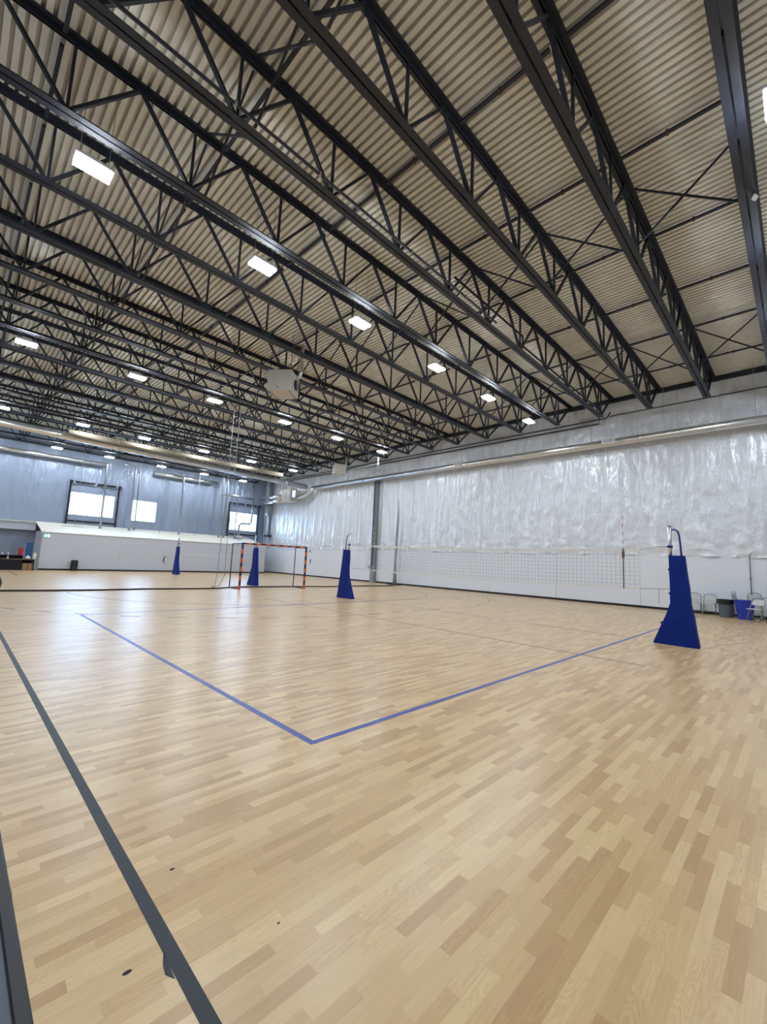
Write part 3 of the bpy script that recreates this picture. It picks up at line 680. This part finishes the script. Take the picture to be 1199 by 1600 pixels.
for i, (x, y, zt, lab) in enumerate([(6.18, 37.5, 8.6, 'thin dark cable hanging in front of the first overhead door'), (11.9, 37.5, 8.6, 'thin dark cable hanging right of the plain window'), (14.66, 37.3, 8.6, 'thin dark cable hanging between the plain window and the last overhead door')]):
    zb_ = PZ+(y-PY)/(YF-PY)*0.77
    o = MB().tube([(x, y, zt), (x, y, zb_)], 0.02, 6).build('hanging_cable', 'greymetal'); tag(o, lab, 'cable')
    MB().tube([(x-0.9, y-0.2, zb_-0.1), (x-0.75, y-0.2, zb_+0.06), (x+0.45, y-0.2, zb_+0.06), (x+0.55, y-0.2, zb_-0.1)] if i == 0 else [(x, y, zb_), (x-0.3, y-0.2, zb_-0.02)], 0.02, 6).build('cable_tail', 'greymetal', o)
# corner furnace and its ducts
fu = MB().rbox((20.85, 32.6, 7.0), (0.75, 1.5, 1.15), 0, 0.02).build('furnace', 'heater'); tag(fu, 'beige furnace cabinet hung in the far corner under the spiral duct', 'furnace')
MB().rbox((20.85, 31.55, 7.05), (0.6, 0.6, 0.7), 0, 0.02).build('plenum', 'galv', fu)
MB().box(20.46, 20.475, 31.95, 32.35, 6.6, 7.2).build('louvre_panel', 'greymetal', fu)
MB().tube([(20.85, 31.3, 6.8), (20.85, 30.6, 6.75), (20.95, 30.1, 6.95), (21.1, 29.7, 7.3), (21.15, 29.4, 7.5)], 0.15, 14).build('elbow_duct', 'galv', fu, True)
for z in (7.05, 6.6): MB().tube([(20.85, 33.3, z), (20.85, 37.9, z+0.1)], 0.16, 14).build('supply_duct', 'galv', fu, True)
for y in (32.0, 33.2): MB().tube([(20.85, y, 7.57), (20.85, y, 9.8)], 0.012, 6).build('hanger_rod', 'greymetal', fu)
dp = MB().box(21.4, 21.68, 36.85, 37.15, 3.6, 9.7).build('corner_post', 'colsteel'); tag(dp, 'dark steel post on the foil wall in the far corner', 'column')
MB().rbox((21.42, 37.0, 6.05), (0.45, 0.55, 1.1), 0, 0.02).build('panel_box', 'greymetal', dp); MB().rbox((21.50, 37.0, 3.5), (0.45, 0.7, 0.16), 0, 0.01).build('foot_flange', 'steel', dp)

# ------------------------------------------------------------------ unit heaters
def heater(loc, rz, w, dp_, h, lab, zj):
    r = empty('unit_heater', loc)
    def add(mb, name, m, par=r, sm=False): o = bpy.data.objects.new(name, mb.mesh(name, m, (0, 0, 0), sm)); COL.objects.link(o); o.parent = par; return o
    add(MB().rbox((0, 0, h/2), (w, dp_, h), 0, 0.015), 'cabinet', 'heater')
    add(MB().rbox((w/2+0.03, -dp_*0.12, h*0.42), (0.06, dp_*0.55, h*0.62), 0, 0.01), 'fan_housing', 'heater')
    add(MB().tube([(w/2+0.06, -dp_*0.12, h*0.40), (w/2+0.10, -dp_*0.12, h*0.40)], h*0.25, 20), 'fan_opening', 'black')
    for k in range(5): t = k*2*pi/5; add(MB().bar((w/2+0.105, -dp_*0.12, h*0.40), (w/2+0.105, -dp_*0.12+h*0.23*cos(t), h*0.40+h*0.23*sin(t)), 0.07, 0.01, (0, 0, 1)), 'fan_blade', 'greymetal')
    add(MB().rbox((-w*0.05, -dp_/2-0.004, h*0.14), (0.06, 0.01, 0.03)), 'badge', 'black')
    for s in (-1, 1): add(MB().rbox((s*w*0.42, 0, -0.015), (0.05, dp_*0.9, 0.03)), 'bottom_lip', 'greymetal')
    for sx in (-1, 1):
        for sy in (-1, 1): add(MB().tube([(sx*w*0.42, sy*dp_*0.4, h), (sx*w*0.42, sy*dp_*0.4, ZD+0.005-loc[2])], 0.012, 6), 'hanger_rod', 'steel')
    add(MB().tube([(w*0.40, dp_*0.15, h*0.9), (w*0.62, dp_*0.15, h*0.95), (w*0.66, dp_*0.15, h*1.2), (w*0.66, dp_*0.15, zj-loc[2]+1.0)], 0.075, 14), 'flue_pipe', 'galv', sm=True)
    r.rotation_euler = (0, 0, rz); tag(r, lab, 'heater'); return r
heater((8.17, 13.75, 7.62), radians(-52), 0.92, 0.90, 0.80, 'boxy beige unit heater hanging from the joists near the middle of the picture', 8.6)
h2 = heater((18.9, 23.4, 7.55), radians(-25), 0.80, 0.78, 0.72, 'smaller unit heater hanging in front of the foil wall, above the steel column', 8.6)
fp = MB().tube([(19.3, 22.9, 7.95), (18.6, 19.25, 7.75), (18.45, 18.95, 7.72), (18.45, 18.95, 8.1)], 0.07, 12).build('flue_run', 'galv', smooth=True); tag(fp, 'pale flue pipe running from the smaller heater to below a lamp', 'pipe')
MB().tube([(18.45, 18.95, 7.55), (18.45, 18.95, 7.72)], 0.075, 12).build('condensate_tee', 'galv', fp, True)

# ------------------------------------------------------------------ things along the partition and the low table
s = MB().rbox((4.34, PY-0.035, 2.20), (0.34, 0.05, 0.23), 0, 0.008).build('exit_sign', 'whitep'); tag(s, 'green and white exit sign with a running figure on the partition corner', 'exit sign')
MB().box(4.185, 4.495, PY-0.066, PY-0.060, 2.10, 2.30).build('sign_face', 'signgreen', s)
f = MB()
def sg(pts): f.extr(pts, (4.34, PY-0.067, 2.20), (1, 0, 0), (0, 0, 1), (0, -0.004, 0))
sg([(-0.075+0.022*cos(t*pi/4), 0.062+0.022*sin(t*pi/4)) for t in range(8)])
sg([(-0.095, 0.035), (-0.055, 0.04), (-0.07, -0.02), (-0.105, -0.02)]); sg([(-0.06, 0.03), (-0.02, 0.0), (-0.03, -0.012), (-0.07, 0.012)]); sg([(-0.095, 0.03), (-0.13, 0.0), (-0.12, -0.01), (-0.085, 0.01)])
sg([(-0.10, -0.02), (-0.075, -0.02), (-0.045, -0.085), (-0.065, -0.085)]); sg([(-0.105, -0.015), (-0.085, -0.025), (-0.125, -0.075), (-0.14, -0.06)])
sg([(0.03, -0.085), (0.12, -0.085), (0.12, 0.085), (0.03, 0.085), (0.03, 0.07), (0.105, 0.07), (0.105, -0.07), (0.03, -0.07)]); sg([(0.0, -0.015), (0.06, -0.015), (0.06, -0.035), (0.09, 0.0), (0.06, 0.035), (0.06, 0.015), (0.0, 0.015)])
f.build('running_figure', 'signwhite', s)
sp = MB().rbox((5.93, 34.55, 0.36), (0.36, 0.34, 0.66), 0, 0.04).build('loudspeaker', 'black'); tag(sp, 'black loudspeaker on the floor against the white partition', 'loudspeaker')
mb = MB().tube([(5.92, 34.385, 0.22), (5.92, 34.372, 0.22)], 0.12, 20); mb.build('woofer', 'steel', sp); MB().tube([(5.92, 34.385, 0.52), (5.92, 34.372, 0.52)], 0.06, 16).build('horn', 'steel', sp)
for x in (5.80, 6.06): MB().box(x-0.03, x+0.03, 34.42, 34.68, 0, 0.035).build('foot', 'black', sp)
e = MB().lathe([(0.065, 0), (0.07, 0.03), (0.07, 0.36), (0.05, 0.42), (0.025, 0.45)], (11.65, PY-0.1, 0.68), 14).build('fire_extinguisher', 'whitep', smooth=True); tag(e, 'small fire extinguisher hung on the partition beside the distant blue pad', 'extinguisher')
MB().tube([(11.65, PY-0.1, 1.14), (11.58, PY-0.14, 1.17), (11.53, PY-0.15, 1.02), (11.55, PY-0.14, 0.74)], 0.025, 8).build('hose', 'black', e, True); MB().rbox((11.66, PY-0.1, 1.16), (0.10, 0.05, 0.05)).build('valve', 'greymetal', e)
tb = empty('table', (2.2, 34.3, 0)); tag(tb, 'long low table with a dark skirt at the left edge of the far floor', 'table')
MB().rbox((2.0, 34.3, 0.66), (3.7, 0.75, 0.04), 0, 0.008).build('table_top', 'wood', tb)
MB().box(0.2, 3.2, 33.94, 33.955, 0.02, 0.64).build('skirt', 'cloth', tb)
for x in (0.25, 3.75):
    for y in (34.0, 34.6): MB().box(x-0.03, x+0.03, y-0.03, y+0.03, 0, 0.64).build('leg', 'black', tb)
MB().box(3.24, 3.78, 34.58, 34.60, 0.02, 0.64).build('back_skirt', 'cloth', tb)
sh = MB().box(0.3, 3.25, 34.45, 34.65, 0.68, 0.70).box(0.3, 3.25, 34.45, 34.65, 0.88, 0.90).box(0.3, 0.33, 34.45, 34.65, 0.70, 0.88).box(3.22, 3.25, 34.45, 34.65, 0.70, 0.88).box(0.33, 3.22, 34.63, 34.65, 0.70, 0.88).build('dark_rack', 'cloth'); tag(sh, 'low dark rack standing along the back of the table', 'rack')
b = MB().lathe([(0.10, 0), (0.125, 0.40), (0.135, 0.41), (0.135, 0.44), (0.11, 0.44)], (3.12, 34.55, 0.90), 18).build('red_bucket', 'redp', smooth=False); tag(b, 'red bucket on top of the dark rack', 'bucket')
MB().tube([(3.12+0.13*cos(t*pi/8), 34.48, 1.30+0.06*sin(t*pi/8)) for t in range(9)], 0.006, 6).build('bail_handle', 'greymetal', b)
b = MB().rbox((3.53, 34.62, 1.20), (0.34, 0.10, 1.04), 0, 0.012).build('blue_folded_mat', 'blueboard'); tag(b, 'tall dark blue folded mat standing on the table', 'mat')
MB().box(3.37, 3.69, 34.555, 34.568, 1.19, 1.21).build('fold_line', 'navy', b)
b = MB().lathe([(0.09, 0), (0.14, 0.05), (0.13, 0.12), (0.07, 0.18), (0.02, 0.20)], (3.46, 34.12, 0.68), 14); b.v = [(x+0.02*sin(20*y+z*30), y+0.015*sin(25*x), z) for x, y, z in b.v]; b = b.build('white_bag', 'whitep', smooth=True); tag(b, 'crumpled white plastic bag on the table edge', 'bag')
MB().tube([(3.42, 34.12, 0.86), (3.46, 34.12, 0.93), (3.50, 34.12, 0.86)], 0.01, 6).build('bag_knot', 'whitep', b)
b = MB().lathe([(0.07, 0), (0.08, 0.03), (0.075, 0.30), (0.03, 0.36), (0.03, 0.44), (0.04, 0.45)], (3.78, 34.3, 0.68), 14).build('beige_jug', 'cream', smooth=True); tag(b, 'beige jug at the right end of the table', 'jug')
MB().tube([(3.84, 34.3, 1.05), (3.89, 34.3, 0.98), (3.86, 34.3, 0.86)], 0.012, 6).build('handle', 'cream', b)
b = MB().rbox((3.50, 34.30, 0.22), (0.50, 0.40, 0.42), 0, 0.006).build('cardboard_box', 'card'); tag(b, 'brown cardboard box on the floor under the right end of the table', 'box')
MB().box(3.47, 3.53, 34.09, 34.101, 0.05, 0.43).build('packing_tape', 'wood', b)
for x, y, z, lab in ((2.55, 34.55, 0.90, 'white cup on the dark rack, the one closer to the red bucket'), (2.28, 34.55, 0.90, 'white cup on the dark rack, at the very left edge'), (2.52, 34.05, 0.68, 'white cup on the front of the table top')):
    c = MB().lathe([(0.035, 0), (0.048, 0.13), (0.052, 0.135), (0.052, 0.15), (0.04, 0.15)], (x, y, z), 14).build('cup', 'whitep'); tag(c, lab, 'cup', 'white cups on the table')

# ------------------------------------------------------------------ folding chairs and bins by the side wall
def make_chair(folded=False):
    r = empty('folding_chair', (0, 0, 0))      # faces -x, back towards +x
    def add(mb, name, m, par=r, sm=False): o = bpy.data.objects.new(name, mb.mesh(name, m, (0, 0, 0), sm)); COL.objects.link(o); o.parent = par; return o
    hw = 0.20
    if not folded:
        for s in (-1, 1):
            add(MB().tube([(-0.20, s*hw, 0.01), (0.02, s*hw, 0.44), (0.16, s*hw, 0.72), (0.18, s*hw*0.85, 0.79), (0.185, s*hw*0.45, 0.815)], 0.013, 8), 'front_leg', 'chairm', sm=True)
            add(MB().tube([(0.22, s*(hw-0.03), 0.01), (0.02, s*(hw-0.03), 0.36), (-0.06, s*(hw-0.03), 0.44)], 0.012, 8), 'rear_leg', 'chairm', sm=True)
            for x in (-0.20, 0.22): add(MB().rbox((x, s*(hw-(0.03 if x > 0 else 0)), 0.012), (0.035, 0.03, 0.024)), 'foot_cap', 'greymetal')
        add(MB().tube([(0.185, -hw*0.45, 0.815), (0.186, 0, 0.82), (0.185, hw*0.45, 0.815)], 0.013, 8), 'top_rail', 'chairm', sm=True)
        add(MB().rbox((-0.03, 0, 0.445), (0.38, 0.37, 0.028), 0, 0.012), 'seat', 'chairw')
        bk = MB()
        P = [(-0.18, 0.0), (0.18, 0.0), (0.19, 0.10), (0.17, 0.18), (0.10, 0.215), (-0.10, 0.215), (-0.17, 0.18), (-0.19, 0.10)]
        bk.extr(P, (0.105, 0, 0.585), (0, 1, 0), (0.40, 0, 0.917), (0.016, 0, -0.006)); add(bk, 'backrest', 'chairw')
        for z, x in ((0.16, -0.12), (0.15, 0.14)): add(MB().tube([(x, -hw, z), (x, hw, z)], 0.009, 8), 'cross_bar', 'chairm', sm=True)
    else:
        for s in (-1, 1):
            add(MB().tube([(-0.02, s*hw, 0.01), (0.0, s*hw, 0.85), (0.0, s*hw*0.8, 0.94), (0.0, s*hw*0.4, 0.97)], 0.013, 8), 'front_leg', 'chairm', sm=True)
            add(MB().tube([(0.03, s*(hw-0.03), 0.01), (0.03, s*(hw-0.03), 0.60)], 0.012, 8), 'rear_leg', 'chairm', sm=True)
        add(MB().tube([(0.0, -hw*0.4, 0.97), (0.0, 0, 0.975), (0.0, hw*0.4, 0.97)], 0.013, 8), 'top_rail', 'chairm', sm=True)
        add(MB().rbox((0.012, 0, 0.36), (0.024, 0.36, 0.40), 0, 0.008), 'seat', 'chairw')
        add(MB().rbox((-0.008, 0, 0.80), (0.020, 0.36, 0.20), 0, 0.008), 'backrest', 'chairw')
    return r
c0 = make_chair(); c1 = make_chair(True)
CH = [(21.30, 3.17, 0.12, 'off-white folding chair against the wall, just right of the big blue pad'), (21.22, 2.69, -0.05, 'off-white folding chair against the wall, left of the grey bin'),
      (19.95, 1.24, -0.45, 'off-white folding chair standing in front of the blue bin'), (21.0, 0.95, 0.1, 'off-white folding chair cut by the right edge of the picture')]
for i, (x, y, a, lab) in enumerate(CH):
    c = c0 if i == 0 else copy_tree(c0); c.location = (x, y, 0); c.rotation_euler = (0, 0, a); tag(c, lab, 'folding chair', 'folding chairs by the side wall')
FO = [(21.45, 1.90, 1.35, 'folded grey chair leaning edge-on between the grey and blue bins'), (21.52, 1.35, 0.1, 'folded chair leaning on the wall behind the blue bin'), (21.52, 0.72, -0.05, 'folded chair leaning on the wall at the right edge of the picture')]
for i, (x, y, a, lab) in enumerate(FO):
    c = c1 if i == 0 else copy_tree(c1); c.location = (x, y, 0.0); c.rotation_euler = (0, radians(9 if i else 4), a); tag(c, lab, 'folding chair', 'folded chairs leaning on the wall')
g = MB().lathe([(0.19, 0.0), (0.20, 0.02), (0.235, 0.56), (0.255, 0.57), (0.26, 0.64), (0.235, 0.64), (0.225, 0.55), (0.18, 0.03)], (21.0, 2.18, 0), 24).build('grey_bin', 'greybin', smooth=False); tag(g, 'round grey rubbish bin between the folding chairs and the blue bin', 'bin')
MB().lathe([(0.262, 0.50), (0.268, 0.52), (0.268, 0.67), (0.23, 0.67), (0.225, 0.55)], (21.0, 2.18, 0), 24).build('bin_liner', 'black', g)
for s in (-1, 1): MB().rbox((21.0-0.1, 2.18+s*0.25, 0.52), (0.10, 0.06, 0.04), 0, 0.01).build('handle', 'greybin', g)
b = MB()
lv = [(0.0, 0.17, 0.20), (0.02, 0.18, 0.21), (0.62, 0.24, 0.285), (0.63, 0.26, 0.305), (0.70, 0.26, 0.305), (0.70, 0.235, 0.28), (0.60, 0.22, 0.265)]
for z, hx, hy in lv:
    for k in range(16):
        t = 2*pi*k/16; q = (abs(cos(t))**4+abs(sin(t))**4)**-0.25; b.v.append((20.85+hx*cos(t)*q, 1.60+hy*sin(t)*q, z))
for j in range(len(lv)-1):
    for k in range(16): b.f.append((j*16+k, j*16+(k+1) % 16, j*16+16+(k+1) % 16, j*16+16+k))
b.f.append(tuple(range(16))[::-1]); b.f.append(tuple(96+k for k in range(16)))
b = b.build('blue_bin', 'bluebin'); tag(b, 'square blue recycling bin against the white wall', 'bin')
MB().rbox((20.85, 1.60, 0.675), (0.50, 0.58, 0.02), 0, 0.01).build('dark_bag_lining', 'black', b)
